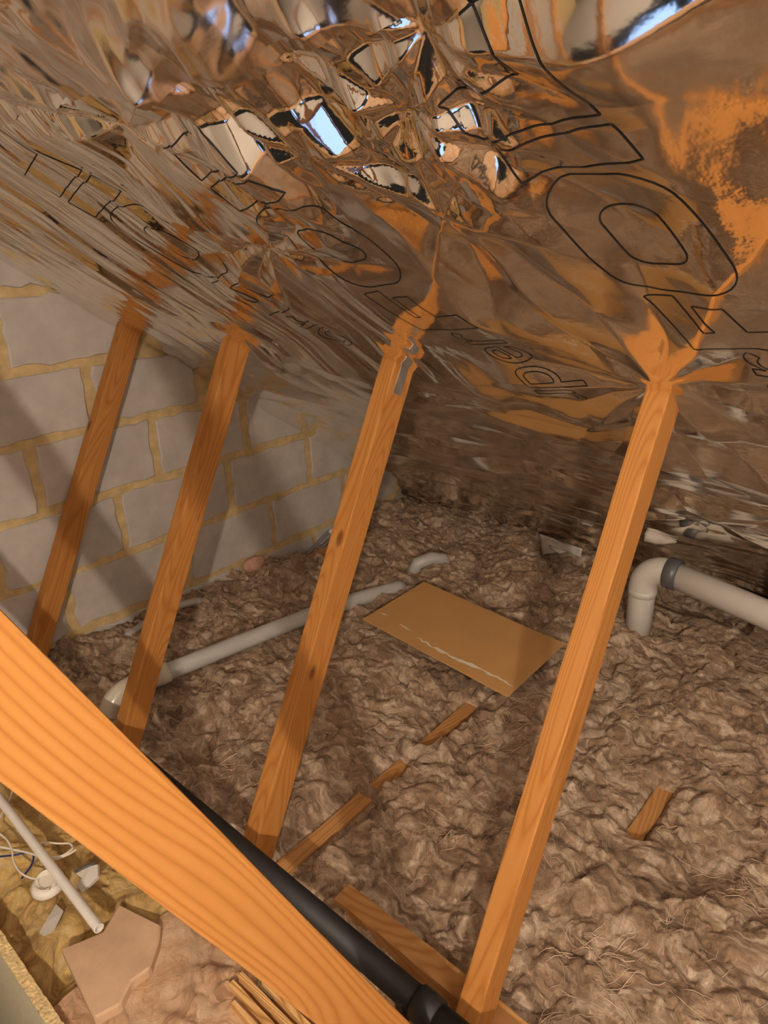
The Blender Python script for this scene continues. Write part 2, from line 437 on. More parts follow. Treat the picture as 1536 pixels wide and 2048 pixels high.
def trusses():
    for i, x in enumerate(TX):
        t = empty('roof_truss', (x, 0.63, CHORD_TOP))
        tag(t, TLAB[i], 'roof truss', 'timber roof trusses along the loft')
        off = Vector((x, 0.63, CHORD_TOP))
        def P(y, z, dx=0): return Vector((x + dx, y, z)) - off
        ln = LEAN[i]
        member('strut', P(0.70 - 0.54 * 0.13, -0.13), P(0.70 + 0.54 * 1.06, 1.06, ln), TW, TT, M['pine'], t)
        member('diagonal_web', P(0.563 + 0.438 * 0.13, -0.13), P(0.563 - 0.438 * 1.93, 1.93), 0.071, TT, M['pine'], t)
        member('bottom_chord', P(-0.6 if i == 0 else 0.214, CHORD_TOP - 0.045, 0.028), P(2.95, CHORD_TOP - 0.045, 0.028), 0.09, TT, M['pine_old'], t, cuts=24, jitter=0.003)
        d = 0.066
        member('rafter', P(RIDGE_Y, RIDGE_Z + d), P(3.1, RA - RB * 3.1 + d), 0.09, TT, M['pine_old'], t)
        # nail plate joining strut to rafter, peeping out below the foil
        if i != 2: continue
        bm = box_bm(0.0015, 0.03, 0.075, 0.0004, 1)
        o = bmobj('nail_plate', bm, M['steel'], t)
        ang = math.atan2(0.55, 1)
        o.matrix_local = Matrix.Translation(P(0.70 + 0.54 * 0.985, 0.985, ln + TT / 2 + 0.0015)) @ Matrix.Rotation(-ang, 4, 'X')
trusses()

# ================================================================== FOIL
STARS = [(1.742, 2.697, .16, 7, .010), (1.673, 2.637, .13, 6, .010), (1.503, 2.586, .16, 6, .012), (1.622, 2.45, .16, 5, .010),
         (1.741, 1.93, .30, 9, .009), (1.173, 2.356, .15, 6, .010), (1.673, 0.966, .16, 8, .008), (1.159, 2.717, .16, 6, .014),
         (1.95, 1.15, .2, 8, .008), (0.58, 1.93, .2, 7, .008)]
def foil_h(u, v):
    u = np.asarray(u, float); v = np.asarray(v, float)
    wu = u + 0.03 * perlin(u * 4, v * 2.2, 1) + 0.008 * perlin(u * 14, v * 9, 2)
    wv = v + 0.06 * perlin(u * 3, v * 3, 3)
    ph = (u - TX[0]) / 0.597
    h = 0.012 + 0.014 * (0.5 - 0.5 * np.cos(2 * math.pi * ph)) * sstep(1.9, 2.2, v) + 0.006 * perlin(u * 2.3, v * 2.3, 5)
    Lf = sstep(1.42, 1.1, u) * sstep(1.75, 2.0, v)                    # long pulled folds next to the gable
    h = h + Lf * (0.012 * facet(wu / 0.075 + wv * 0.8, wv / 0.85, 21) + 0.006 * facet(wu / 0.032 + 5, wv / 0.5, 22) + 0.002 * facet(wu / 0.013, wv / 0.25, 23))
    # pleats hanging from the seam, ending in loops lower down
    end = 2.42 + 0.10 * np.abs(((u - 1.22) / 0.28) % 1 * 2 - 1)
    Tm = sstep(1.15, 1.3, u) * sstep(1.86, 1.72, u) * sstep(end - 0.03, end + 0.10, v) * sstep(2.84, 2.74, v)
    h = h + Tm * (0.030 * np.abs(facet(wu / 0.085 + (wv - 2.7) * 1.5, wv / 0.9, 31)) + 0.008 * facet(wu / 0.030, wv / 0.35, 32) + 0.002 * facet(wu / 0.014, wv / 0.05, 33))
    h = h + 0.010 * np.exp(-((v - end) / 0.05) ** 2) * sstep(1.15, 1.3, u) * sstep(1.8, 1.7, u)
    Rr = sstep(1.3, 1.6, u) * sstep(1.8, 2.0, v)
    h = h + Rr * (0.008 * fbm(wu * 3.1, wv * 2.4, 2, 41) + 0.0035 * facet((wu * 0.9 + wv * 0.4) / 0.07, (wv * 0.9 - wu * 0.4) / 0.6, 42) * sstep(2.42, 2.2, v))
    # bellied pocket near the top that turns towards the hatch
    h = h + 0.050 * np.exp(-((u - 1.885) / 0.11) ** 2 - ((v - 2.665) / 0.11) ** 2) + 0.012 * sstep(1.75, 1.85, u) * facet(wu / 0.14, wv / 0.35 + 0.4, 45) * sstep(2.45, 2.6, v)
    Lo = sstep(1.85, 1.7, v)                                             # lower sheet: folds along the eaves
    h = h + Lo * (0.017 * facet(wu / 0.55 + 3, wv / 0.15 + wu * 1.1, 51) + 0.0022 * facet(wu / 0.30, wv / 0.07 + wu * 2, 52) + 0.006 * fbm(wu * 3, wv * 3, 2, 53))
    Up = sstep(2.70, 2.82, v)
    h = h + Up * (0.011 * facet(wu / 0.13, wv / 0.10 + wu * 2, 61) + 0.007 * facet((wu + wv) / 0.06, (wv - wu) / 0.045, 62) + 0.0035 * facet((wu * 0.7 - wv * 0.3) / 0.026, wv / 0.034, 63))
    for k, (su, sv, R, n, a) in enumerate(STARS):
        du = wu - su; dv = wv - sv; r = np.hypot(du, dv) + 1e-5; th = np.arctan2(dv, du)
        f = np.abs(((th / (2 * math.pi) * n + k * 0.37 + 0.3 * np.sin(th * 2 + k)) % 1) * 2 - 1) * 2 - 1
        h = h + a * f * (r / R) * np.exp(-(r / R) ** 1.3) * 1.5 - a * 0.8 * np.exp(-(r / (R * 0.35)))
    return h
def foil_sheet(u0, u1, v0, v1, lift, lab, step=0.0040, edge=None, wrap=0.0, mat='foil'):
    nu = int((u1 - u0) / step); nv = int((v1 - v0) / step)
    U, V = np.meshgrid(np.linspace(u0, u1, nu), np.linspace(v0, v1, nv), indexing='ij')
    V = V + (0.014 * perlin(U * 6, U * 0 + 3.3, 71) + 0.006 * perlin(U * 25, U * 0, 72)) * sstep(v0 + 0.25, v0, V)
    if v0 < 0.1: V = V + 0.10 * sstep(1.1, 1.5, U) * sstep(0.4, 0.0, V)
    Hh = foil_h(U, V) + lift
    if edge: Hh = Hh + edge(U, V)
    # thin sheet: interior skin plus a back skin so it has thickness
    P = roof_pt(U, V, Hh)
    o = gridmesh('foil_sheet', P, M[mat], flip=False)
    tag(o, lab, 'foil', 'foil insulation sheets stapled under the rafters')
    return o
def lower_edge(U, V):
    hang = 0.05 * sstep(0.5, 0.0, V) * (0.4 + 0.8 * np.abs(perlin(U * 3, V * 1.5, 81)))
    return hang
F_LOW = foil_sheet(WX + 0.010, 3.2, 0.02, 1.84, 0.0, 'crinkled silver foil sheet along the eaves above the wool', edge=lower_edge)
F_MID = foil_sheet(WX + 0.010, 3.2, 1.715, 2.80, 0.006, 'silver foil sheet with outlined black lettering between the struts and upper seam',
                   edge=lambda U, V: 0.004 * perlin(U * 9, V * 0, 82) + 0.010 * sstep(1.80, 1.72, V) * np.abs(perlin(U * 7, V * 0 + 4, 83)))
F_TOP = foil_sheet(WX + 0.010, 3.2, 2.735, 3.72, 0.012, 'dull crumpled foil sheet above the upper seam by the ridge', mat='foil_dull')

# ---- printed lettering: outlines laid on the foil
def font_loops(ch, emb):
    cu = bpy.data.curves.new('tmp', 'FONT'); cu.body = ch; cu.size = 1.0; cu.offset = emb; cu.resolution_u = 6
    ob = bpy.data.objects.new('tmp', cu); COL.objects.link(ob)
    dg = bpy.context.evaluated_depsgraph_get()
    c2 = ob.to_curve(dg, apply_modifiers=False)
    loops = []
    for s in c2.splines:
        b = s.bezier_points; pts = []
        n = len(b)
        for i in range(n):
            p0, p3 = b[i].co, b[(i + 1) % n].co; p1, p2 = b[i].handle_right, b[(i + 1) % n].handle_left
            for k in range(8):
                t = k / 8; q = (1 - t)
                pts.append((p0 * q ** 3 + p1 * 3 * q * q * t + p2 * 3 * q * t * t + p3 * t ** 3).to_2d())
        loops.append(pts)
    ob.to_curve_clear(); bpy.data.objects.remove(ob); bpy.data.curves.remove(cu)
    xs = [p.x for l in loops for p in l]; x0, x1 = min(xs), max(xs)
    return [[(p.x - x0, p.y) for p in l] for l in loops], x1 - x0
def rrect(x0, y0, x1, y1, r, n=7):
    out = []
    for cx, cy, a in ((x1 - r, y1 - r, 0), (x0 + r, y1 - r, 90), (x0 + r, y0 + r, 180), (x1 - r, y0 + r, 270)):
        for k in range(n + 1):
            t = math.radians(a + 90 * k / n); out.append((cx + r * math.cos(t), cy + r * math.sin(t)))
    return out
def word_loops():
    # cap height 1
    L = []; x = 0
    for ch, emb, sc_ in (('S', 0.035, 1.42), ('u', 0.035, 1.36), ('p', 0.035, 1.36), ('e', 0.035, 1.36), ('r', 0.035, 1.36)):
        lo, w = font_loops(ch, emb)
        for l in lo: L.append([(x + p[0] * sc_ * 0.86, p[1] * sc_) for p in l])
        x += w * sc_ * 0.86 + 0.10
    t = 0.34
    def sh(pts): L.append([(x + a, b) for a, b in pts])
    sh([(0, 0), (t, 0), (t, .34), (.78, .34), (.78, .62), (t, .62), (t, .72), (.92, .72), (.92, 1), (0, 1)]); x += 1.0
    sh(rrect(0, 0, 1.45, 1.04, .34)); sh(rrect(.38, .28, 1.06, .76, .15)); x += 1.55
    sh([(0, 0), (t, 0), (t, 1), (0, 1)]); x += t + 0.10
    sh([(0, 0), (.95, 0), (.95, .28), (.42, .28), (.42, 1), (0, 1)]); x += 1.0
    return L, x
WORD, WLEN = word_loops()
def lettering(u_base, v_end, cap, ang, sheet_lift, parent, hw=0.0011, vmin=1.84):
    e2 = np.array([-math.cos(ang), -math.sin(ang)]); e1 = np.array([-math.sin(ang), math.cos(ang)])
    end = np.array([u_base, v_end])
    V = []; F = []
    for l in WORD:
        q = np.array([end + e1 * (a - WLEN) * cap + e2 * b * cap for a, b in l])
        # resample closed
        q = np.vstack([q, q[:1]]); seg = np.linalg.norm(np.diff(q, axis=0), axis=1); s = np.concatenate([[0], np.cumsum(seg)])
        n = max(8, int(s[-1] / 0.004)); ss = np.linspace(0, s[-1], n + 1)[:-1]
        p = np.stack([np.interp(ss, s, q[:, 0]), np.interp(ss, s, q[:, 1])], 1)
        t = np.roll(p, -1, 0) - np.roll(p, 1, 0); t /= np.linalg.norm(t, axis=1)[:, None] + 1e-9
        nn = np.stack([-t[:, 1], t[:, 0]], 1)
        a = p + nn * hw; b = p - nn * hw
        ok = (p[:, 1] > vmin) & (p[:, 1] < 2.775)
        A = roof_pt(a[:, 0], a[:, 1], foil_h(a[:, 0], a[:, 1]) + LIFTMID(a) + 0.0006)
        B = roof_pt(b[:, 0], b[:, 1], foil_h(b[:, 0], b[:, 1]) + LIFTMID(b) + 0.0006)
        base = len(V); V += list(A) + list(B); m = len(p)
        for i in range(m):
            j = (i + 1) % m
            if ok[i] and ok[j]: F.append((base + i, base + j, base + m + j, base + m + i))
    o = pymesh('printed_lettering', V, F, M['ink'], parent)
    o['label'] = 'black outlined capital lettering printed on the foil'
def LIFTMID(a):
    return 0.006 + 0.004 * perlin(a[:, 0] * 9, a[:, 1] * 0, 82) + 0.010 * sstep(1.80, 1.72, a[:, 1]) * np.abs(perlin(a[:, 0] * 7, a[:, 1] * 0 + 4, 83))
A0 = math.radians(15)
for k in range(3):
    lettering(1.842 - 0.5 * k + (0.04 if k > 1 else 0), 2.762, 0.157, A0, 0.006, F_MID, vmin=(1.84, 1.84, 1.98)[k])

# ================================================================== WOOL
def dips(X, Y):
    # bare stretches where the bottom chords show between the rolls
    d = np.zeros_like(X)
    for x, y0, y1, w in ((TX[2] + 0.028, 0.60, 1.03, 0.042), (TX[2] + 0.028, 1.05, 1.20, 0.028), (TX[2] + 0.028, 1.26, 1.52, 0.026), (TX[3] + 0.028, 1.33, 1.56, 0.021)):
        d = np.maximum(d, sstep(w * 2.0, w * 0.85, np.abs(X - x)) * sstep(y0 - 0.03, y0 + 0.03, Y) * sstep(y1 + 0.03, y1 - 0.03, Y))
    return d
def wool_h(X, Y, seed, amp=1.0, lam=1.0):
    wx = X + 0.075 * fbm(X * 5 / lam, Y * 5 / lam, 3, seed + 1); wy = Y + 0.05 * fbm(X * 5 / lam + 7, Y * 5 / lam, 3, seed + 2)
    soft = lambda p, e: np.sqrt(p * p + e * e) - e
    return amp * (0.030 * fbm(X * 3.2, Y * 3.2, 2, seed) - 0.030 * soft(perlin(wx * 5 / lam, wy * 6 / lam, seed + 3), 0.10) + 0.010
                  + 0.034 * soft(perlin(wx * 11 / lam, wy * 13 / lam, seed + 4), 0.06) + 0.017 * soft(perlin(wx * 26 / lam, wy * 31 / lam, seed + 5), 0.06)
                  + 0.0035 * fbm(wx * 60 / lam, wy * 60 / lam, 2, seed + 6))
def brown_z(X, Y):
    z = -0.075 + wool_h(X, Y, 100)
    dd = dips(X, Y)
    z = z * (1 - dd) + np.minimum(z, CHORD_TOP - 0.012) * dd
    # trough beside the binder and black pipe
    z = z - 0.06 * sstep(0.74, 0.62, Y)
    # the rolls lap over the chords wherever they are not bare
    for xc in TX: z = np.where((np.abs(X - xc - 0.028) < 0.045) & (dd < 0.02) & (Y > 0.78), np.maximum(z, CHORD_TOP + 0.010), z)
    # flattened under the hardboard
    bx = sstep(0.62, 0.72, X) * sstep(1.40, 1.30, X) * sstep(1.44, 1.52, Y) * sstep(1.98, 1.88, Y)
    z = z * (1 - bx) + np.minimum(z, -0.045) * bx
    # hollow beneath the soil pipe bend at the eaves
    z = z - 0.05 * np.exp(-((X - 1.75) / 0.35) ** 2 - ((Y - 2.55) / 0.25) ** 2)
    # channel of the grey-white pipe
    z = z - 0.10 * sstep(2.45, 2.62, Y) * sstep(1.15, 1.45, X)
    z = np.where((np.abs(X - TX[3] - 0.028) < 0.05) & (Y > 2.0), np.maximum(z, CHORD_TOP + 0.008), z)
    z = z + 0.03 * np.exp(-((X - 1.43) / 0.09) ** 2 - ((Y - 2.14) / 0.07) ** 2)
    z = z - 0.05 * np.exp(-((X + 0.1) / 0.14) ** 2) * np.exp(-((Y - 2.0) / 0.26) ** 2) - 0.03 * np.exp(-((X + 0.1) / 0.10) ** 2 - ((Y - 1.62) / 0.1) ** 2)
    el = np.exp(-((X - 0.37) / 0.12) ** 4 - ((Y - 0.80) / 0.17) ** 4)
    z = z * (1 - el) + np.minimum(z, -0.062) * el
    px = 0.33 + (Y - 0.8) * 0.20
    z = np.where((Y > 0.72) & (Y < 1.66), z * 1.0 - np.exp(-((X - px) / 0.06) ** 2) * np.maximum(0, z + 0.055) * 1.0, z)
    return z
def wool_obj(name, x0, x1, y0, y1, zf, mat, lab, step=0.0055):
    nx = int((x1 - x0) / step); ny = int((y1 - y0) / step)
    X, Y = np.meshgrid(np.linspace(x0, x1, nx), np.linspace(y0, y1, ny), indexing='ij')
    Z = zf(X, Y)
    # curl the tufts sideways a little
    Xo = X + 0.006 * fbm(X * 25, Y * 25, 2, 301); Yo = Y + 0.006 * fbm(X * 25 + 9, Y * 25, 2, 302)
    Xo = np.maximum(Xo, WX + 0.008)
    o = gridmesh(name, np.stack([Xo, Yo, Z], -1), mat)
    return tag(o, lab, 'insulation', kind='stuff')
wool_obj('mineral_wool', WX + 0.008, 3.2, 0.585, 2.95, brown_z, M['brown_wool'], 'brown fluffy mineral wool spread over the loft floor')
def wisps(zf, x0, x1, y0, y1, n, mat, parent, seed, L=(0.02, 0.07)):
    rng = np.random.default_rng(seed); V = []; F = []
    for i in range(n):
        x = rng.uniform(x0, x1); y = rng.uniform(y0, y1)
        a = float(perlin(x * 4, y * 4, 400)) * 4 + rng.normal(0, 0.7); ln = rng.uniform(*L); k = 5
        xs = [x]; ys = [y]; c = rng.normal(0, 9)
        for s in range(k):
            a += c * ln / k; xs.append(xs[-1] + math.cos(a) * ln / k); ys.append(ys[-1] + math.sin(a) * ln / k)
        V.append((xs, ys, rng.uniform(0.00025, 0.0006), rng.uniform(0.0, 0.004)))
    xs = np.array([v[0] for v in V]); ys = np.array([v[1] for v in V]); w = np.array([v[2] for v in V])[:, None]; hh = np.array([v[3] for v in V])[:, None]
    z = zf(xs, ys) + hh * np.sin(np.linspace(0, math.pi, xs.shape[1]))[None, :] + 0.001
    tx = np.gradient(xs, axis=1); ty = np.gradient(ys, axis=1); l = np.hypot(tx, ty) + 1e-9
    tap = np.sin(np.linspace(0.15, math.pi - 0.15, xs.shape[1]))[None, :]
    A = np.stack([xs - ty / l * w * tap, ys + tx / l * w * tap, z], -1); B = np.stack([xs + ty / l * w * tap, ys - tx / l * w * tap, z + 0.0008], -1)
    m = xs.shape[1]; P = np.stack([A, B], 2).reshape(-1, 3)
    idx = np.arange(n)[:, None] * m * 2 + np.arange(m - 1)[None, :] * 2
    q = np.stack([idx, idx + 1, idx + 3, idx + 2], -1).reshape(-1, 4)
    o = pymesh('loose_fibres', P, q.tolist(), mat, parent, smooth=True); o['kind'] = 'stuff'
    return o
M['brown_fibre'] = plain('brown_fibre', (0.55, 0.40, 0.28), 0.9, noise=0.5, nscale=9)
M['peach_fibre'] = plain('peach_fibre', (0.78, 0.52, 0.34), 0.9, noise=0.3, nscale=9)
BW = bpy.data.objects['mineral_wool']
wisps(brown_z, 0.0, 2.2, 0.72, 2.6, 7000, M['brown_fibre'], BW, 5, (0.025, 0.09))
def yellow_z(X, Y):
    z = -0.105 + wool_h(X, Y, 140, 0.85, 1.5) - 0.03 * sstep(0.30, 0.22, Y) - 0.05 * np.exp(-((X - 1.08) / 0.13) ** 2 - ((Y - 0.34) / 0.12) ** 2)
    m = sstep(1.02, 1.10, X)
    return z * (1 - m) + (-0.088 + 0.12 * (z + 0.08)) * m
def peach_z(X, Y):
    z = -0.095 + wool_h(X, Y, 170, 0.95, 1.7) - 0.06 * sstep(0.54, 0.6, Y)
    m = sstep(1.30, 1.22, X)
    return z * (1 - m) + (-0.080 + 0.16 * (z + 0.08)) * m
wool_obj('glass_wool', WX + 0.008, 1.21, 0.214, 0.60, yellow_z, M['yellow_wool'], 'yellow glass wool under the white conduit and cables')
wool_obj('peach_wool', 1.09, 3.2, 0.214, 0.60, peach_z, M['peach_wool'], 'peach coloured wool tucked below the wide timber web')

# ================================================================== LOOSE BOARDS AND TIMBER
def prism(name, pts, th, mat, parent=None, bevel=0.0015):
    # polygon outline (top face, world points) extruded down its normal
    bm = bmesh.new(); v = [bm.verts.new(p) for p in pts]; f = bm.faces.new(v); f.normal_update()
    if f.normal.z < 0: f.normal_flip()
    nrm = f.normal.copy()
    r = bmesh.ops.extrude_face_region(bm, geom=[f]); bmesh.ops.translate(bm, vec=-nrm * th, verts=[e for e in r['geom'] if isinstance(e, bmesh.types.BMVert)])
    bmesh.ops.recalc_face_normals(bm, faces=bm.faces)
    if bevel: bmesh.ops.bevel(bm, geom=list(bm.edges), offset=bevel, segments=1, affect='EDGES')
    return bmobj(name, bm, mat, parent)
def boards():
    # hardboard panel
    c = [atz(848, 1163, 0.0), atz(725, 1238, 0.0), atz(1015, 1393, 0.0), atz(1137, 1283, 0.0)]
    c = [c[0], c[1], c[2], c[0] + c[2] - c[1]]
    ctr = sum(c, Vector()) / 4
    t = empty('hardboard_panel', ctr - Vector((0, 0, 0.004)))
    tag(t, 'rectangular tan hardboard panel lying on brown mineral wool', 'board')
    pan = prism('panel', [p - t.location for p in c], 0.004, M['hardboard'], t, 0.0008)
    ex = (c[2] - c[1]); ey = (c[0] - c[1])
    for s0, s1, e0, wd in ((0.36, 0.98, 0.13, 0.020), (0.03, 0.10, 0.20, 0.010), (0.20, 0.30, 0.16, 0.010)):
        n = 26; top = []; bot = []
        for k in range(n + 1):
            s = s0 + (s1 - s0) * k / n
            e = e0 + 0.02 * math.sin(s * 9) + 0.012 * random.uniform(-1, 1); w = wd * (0.25 + random.random()) * math.sin(math.pi * (k + 0.6) / (n + 1.2)) ** 0.5
            p = c[1] + ex * s; top.append(p + ey * (e + w)); bot.append(p + ey * (e - w))
        V = [p + Vector((0, 0, 0.0012 + 0.0006 * random.random())) - t.location for p in top + bot]
        Fc = [(k, k + 1, n + 2 + k, n + 1 + k) for k in range(n)]
        o = pymesh('torn_paper_strip', V, Fc, M['paper'], pan); o['label'] = 'pale torn paper residue'
    # binder timber behind the black pipe
    b = empty('binder_timber', (1.5, 0.735, CHORD_TOP)); tag(b, 'rough timber binder lying beside the black pipe on its wool side', 'timber')
    o = member('timber', Vector((1.375, 0.735, -0.062)) - b.location, Vector((2.3, 0.735, -0.062)) - b.location, 0.072, 0.05, M['pine_old'], b, cuts=20, jitter=0.003)
    # dusty slab of board
    z = -0.055
    pts = [atz(238, 1806, z), atz(322, 1848, z), atz(318, 1880, z), atz(300, 1935, z), atz(262, 1962, z), atz(240, 2008, z), atz(188, 2036, z), atz(122, 1897, z), atz(205, 1862, z)]
    o = prism('dusty_slab', pts, 0.028, M['card'], None, 0.004)
    ctr = sum(pts, Vector()) / len(pts); ctr.z = z - 0.028
    o.data.transform(Matrix.Translation(-ctr)); o.location = ctr
    tag(o, 'broken slab of dusty brown board below the end of the white conduit', 'board')
    # laths: stacked thin strips beside the web foot
    names = ('outermost low lath of the bundle, bordering the peach wool', 'second lath of the bundle, next to the outermost one', 'third lath of the bundle, below the dark wooden scrap',
             'fourth lath of the bundle, beside the scrap end', 'innermost lath of the bundle, pressed against the wide web')
    for k in range(5):
        yy = 0.438 + 0.0195 * k; x0 = (1.375, 1.345, 1.350, 1.40, 1.43)[k]; zz = -0.060 + 0.006 * k
        o = member('timber_lath', (x0, yy, zz), (2.1, yy + 0.003, zz + random.uniform(-.004, .004)), 0.034, 0.0115, M['lath'], None, cuts=24, bevel=0.001, jitter=0.002)
        tag(o, names[k], 'lath', 'bundle of laths')
    # dark scrap resting on the laths
    pts = [atz(522, 1945, -0.035), atz(560, 1975, -0.035), atz(545, 1998, -0.035), atz(512, 1972, -0.035)]
    o = prism('wood_scrap', pts, 0.012, plain('dark_scrap', (0.17, 0.11, 0.05), 0.9, noise=0.3), None, 0.001)
    tag(o, 'small dark wooden scrap resting on the bundle of laths', 'scrap')
boards()

# ================================================================== PIPES
def pipes():
    # black waste pipe threading through the truss feet
    py, pz, r = 0.609, 0.075, 0.0245
    t = empty('black_pipe', (1.2, py, pz - r)); tag(t, 'long black plastic waste pipe running through the truss feet', 'pipe')
    def P(x, y=0, z=0): return Vector((x - 1.2, y, r + z))
    tube('pipe', [P(WX + 0.02), P(0.5), P(1.1), P(1.7)], r, M['black_plastic'], t, 28)
    tube('coupling', [P(1.69), P(1.692), P(1.735), P(1.737)], [r, r + 0.005, r + 0.005, r], M['black_plastic'], t, 28)
    tube('pipe', [P(1.73), P(2.4)], r + 0.001, M['black_plastic'], t, 28)
    bm = box_bm(0.016, 0.02, 0.075, 0.002); o = bmobj('clip', bm, M['black_plastic'], t); o.location = P(1.672, -0.018, -0.03)
    # grey-white pipe with cream elbow
    r = 0.029; zc = -0.015
    a = Vector((0.372, 0.93, zc)); b = Vector((0.47, 1.54, zc - 0.012)); e = Vector((0.545, 1.93, zc - 0.045))
    t = empty('white_waste_pipe', (0.45, 1.3, zc - r)); tag(t, 'grey-white waste pipe half sunk in the brown wool near the block wall', 'pipe')
    o0 = t.location
    tube('pipe', [p - o0 for p in spline([a, b, e], 8)], r, M['grey_plastic'], t, 24)
    d = (a - b).normalized()
    k0 = a + d * 0.0
    el = [k0, k0 + d * 0.09, k0 + d * 0.145 + Vector((0.004, 0, -0.006)), k0 + d * 0.180 + Vector((0.010, 0, -0.026)), k0 + d * 0.195 + Vector((0.014, 0, -0.06)), k0 + d * 0.197 + Vector((0.014, 0, -0.12))]
    o = tube('elbow', [p - o0 for p in spline(el, 6)], r + 0.005, M['cream_plastic'], t, 24); o['label'] = 'cream elbow fitting'
    tube('collar', [k0 - o0 - d * 0.012, k0 - o0 - d * 0.01, k0 - o0 + d * 0.02, k0 - o0 + d * 0.022], [r, r + 0.007, r + 0.007, r], M['cream_plastic'], t, 24)
    # its far bend showing again through the wool
    q = atz(862, 1118, -0.02)
    t2 = tube('pipe_bend', [q + Vector(v) for v in ((-0.05, -0.07, -0.06), (-0.035, -0.05, -0.012), (0.0, 0.0, 0.004), (0.02, 0.05, -0.012), (0.03, 0.08, -0.06))], 0.027, M['grey_plastic'], None, 20)
    tag(t2, 'short grey plastic pipe bend poking out of wool near the eaves', 'pipe')
    # soil pipe at the eaves
    B = Vector((1.425, 2.21, -0.09)); R = 0.048; zt = 0.165
    t = empty('soil_pipe', B); tag(t, 'wide pale soil pipe with grey collar bending down into the wool', 'pipe')
    far = atz(1536, 1234, 0.15); dirh = (far - Vector((B.x, B.y, zt))); dirh.z = 0; dirh.normalize()
    dp = tube('drop_pipe', [Vector((0, 0, -0.02)), Vector((0, 0, 0.16)), Vector((0, 0, 0.22))], R * 0.93, M['white_plastic'], t, 32)
    bend = [Vector((0, 0, 0.195)), Vector((0, 0, 0.202))]
    rb = 0.075; c = Vector((0, 0, 0.215)) + dirh * rb
    for k in range(0, 10):
        an = math.radians(180 - k * 10); bend.append(c + dirh * math.cos(an) * rb + Vector((0, 0, math.sin(an) * rb)))
    bend.append(bend[-1] + dirh * 0.01)
    elb = tube('elbow', bend, R, M['white_plastic'], t, 32)
    e1 = bend[-1]
    tube('socket_ring', [Vector((0, 0, 0.178)), Vector((0, 0, 0.18)), Vector((0, 0, 0.202)), Vector((0, 0, 0.204))], [R * 0.93, R + 0.001, R + 0.001, R * 0.95], M['white_plastic'], dp, 32)
    o = tube('collar', [e1 - dirh * 0.012, e1 - dirh * 0.01, e1 + dirh * 0.03, e1 + dirh * 0.032], [R, R + 0.006, R + 0.005, R], M['grey_rubber'], t, 32); o['label'] = 'dark grey rubber collar'
    dirs = (dirh + Vector((0, 0, -0.14))).normalized()
    tube('pipe', [e1 + dirs * 0.0, e1 + dirs * 0.5, e1 + dirs * 1.0], R * 0.96, M['white_plastic'], t, 32)
    # white conduit
    z = -0.012
    a = atz(-60, 1521, z); b = atz(198, 1857, z)
    t = hollow('white_conduit', (0, 0, 0), b - a, 0.0105, 0.0085, M['bright_plastic']); t.location = a
    tag(t, 'straight white plastic conduit tube lying across the cables', 'conduit')
pipes()

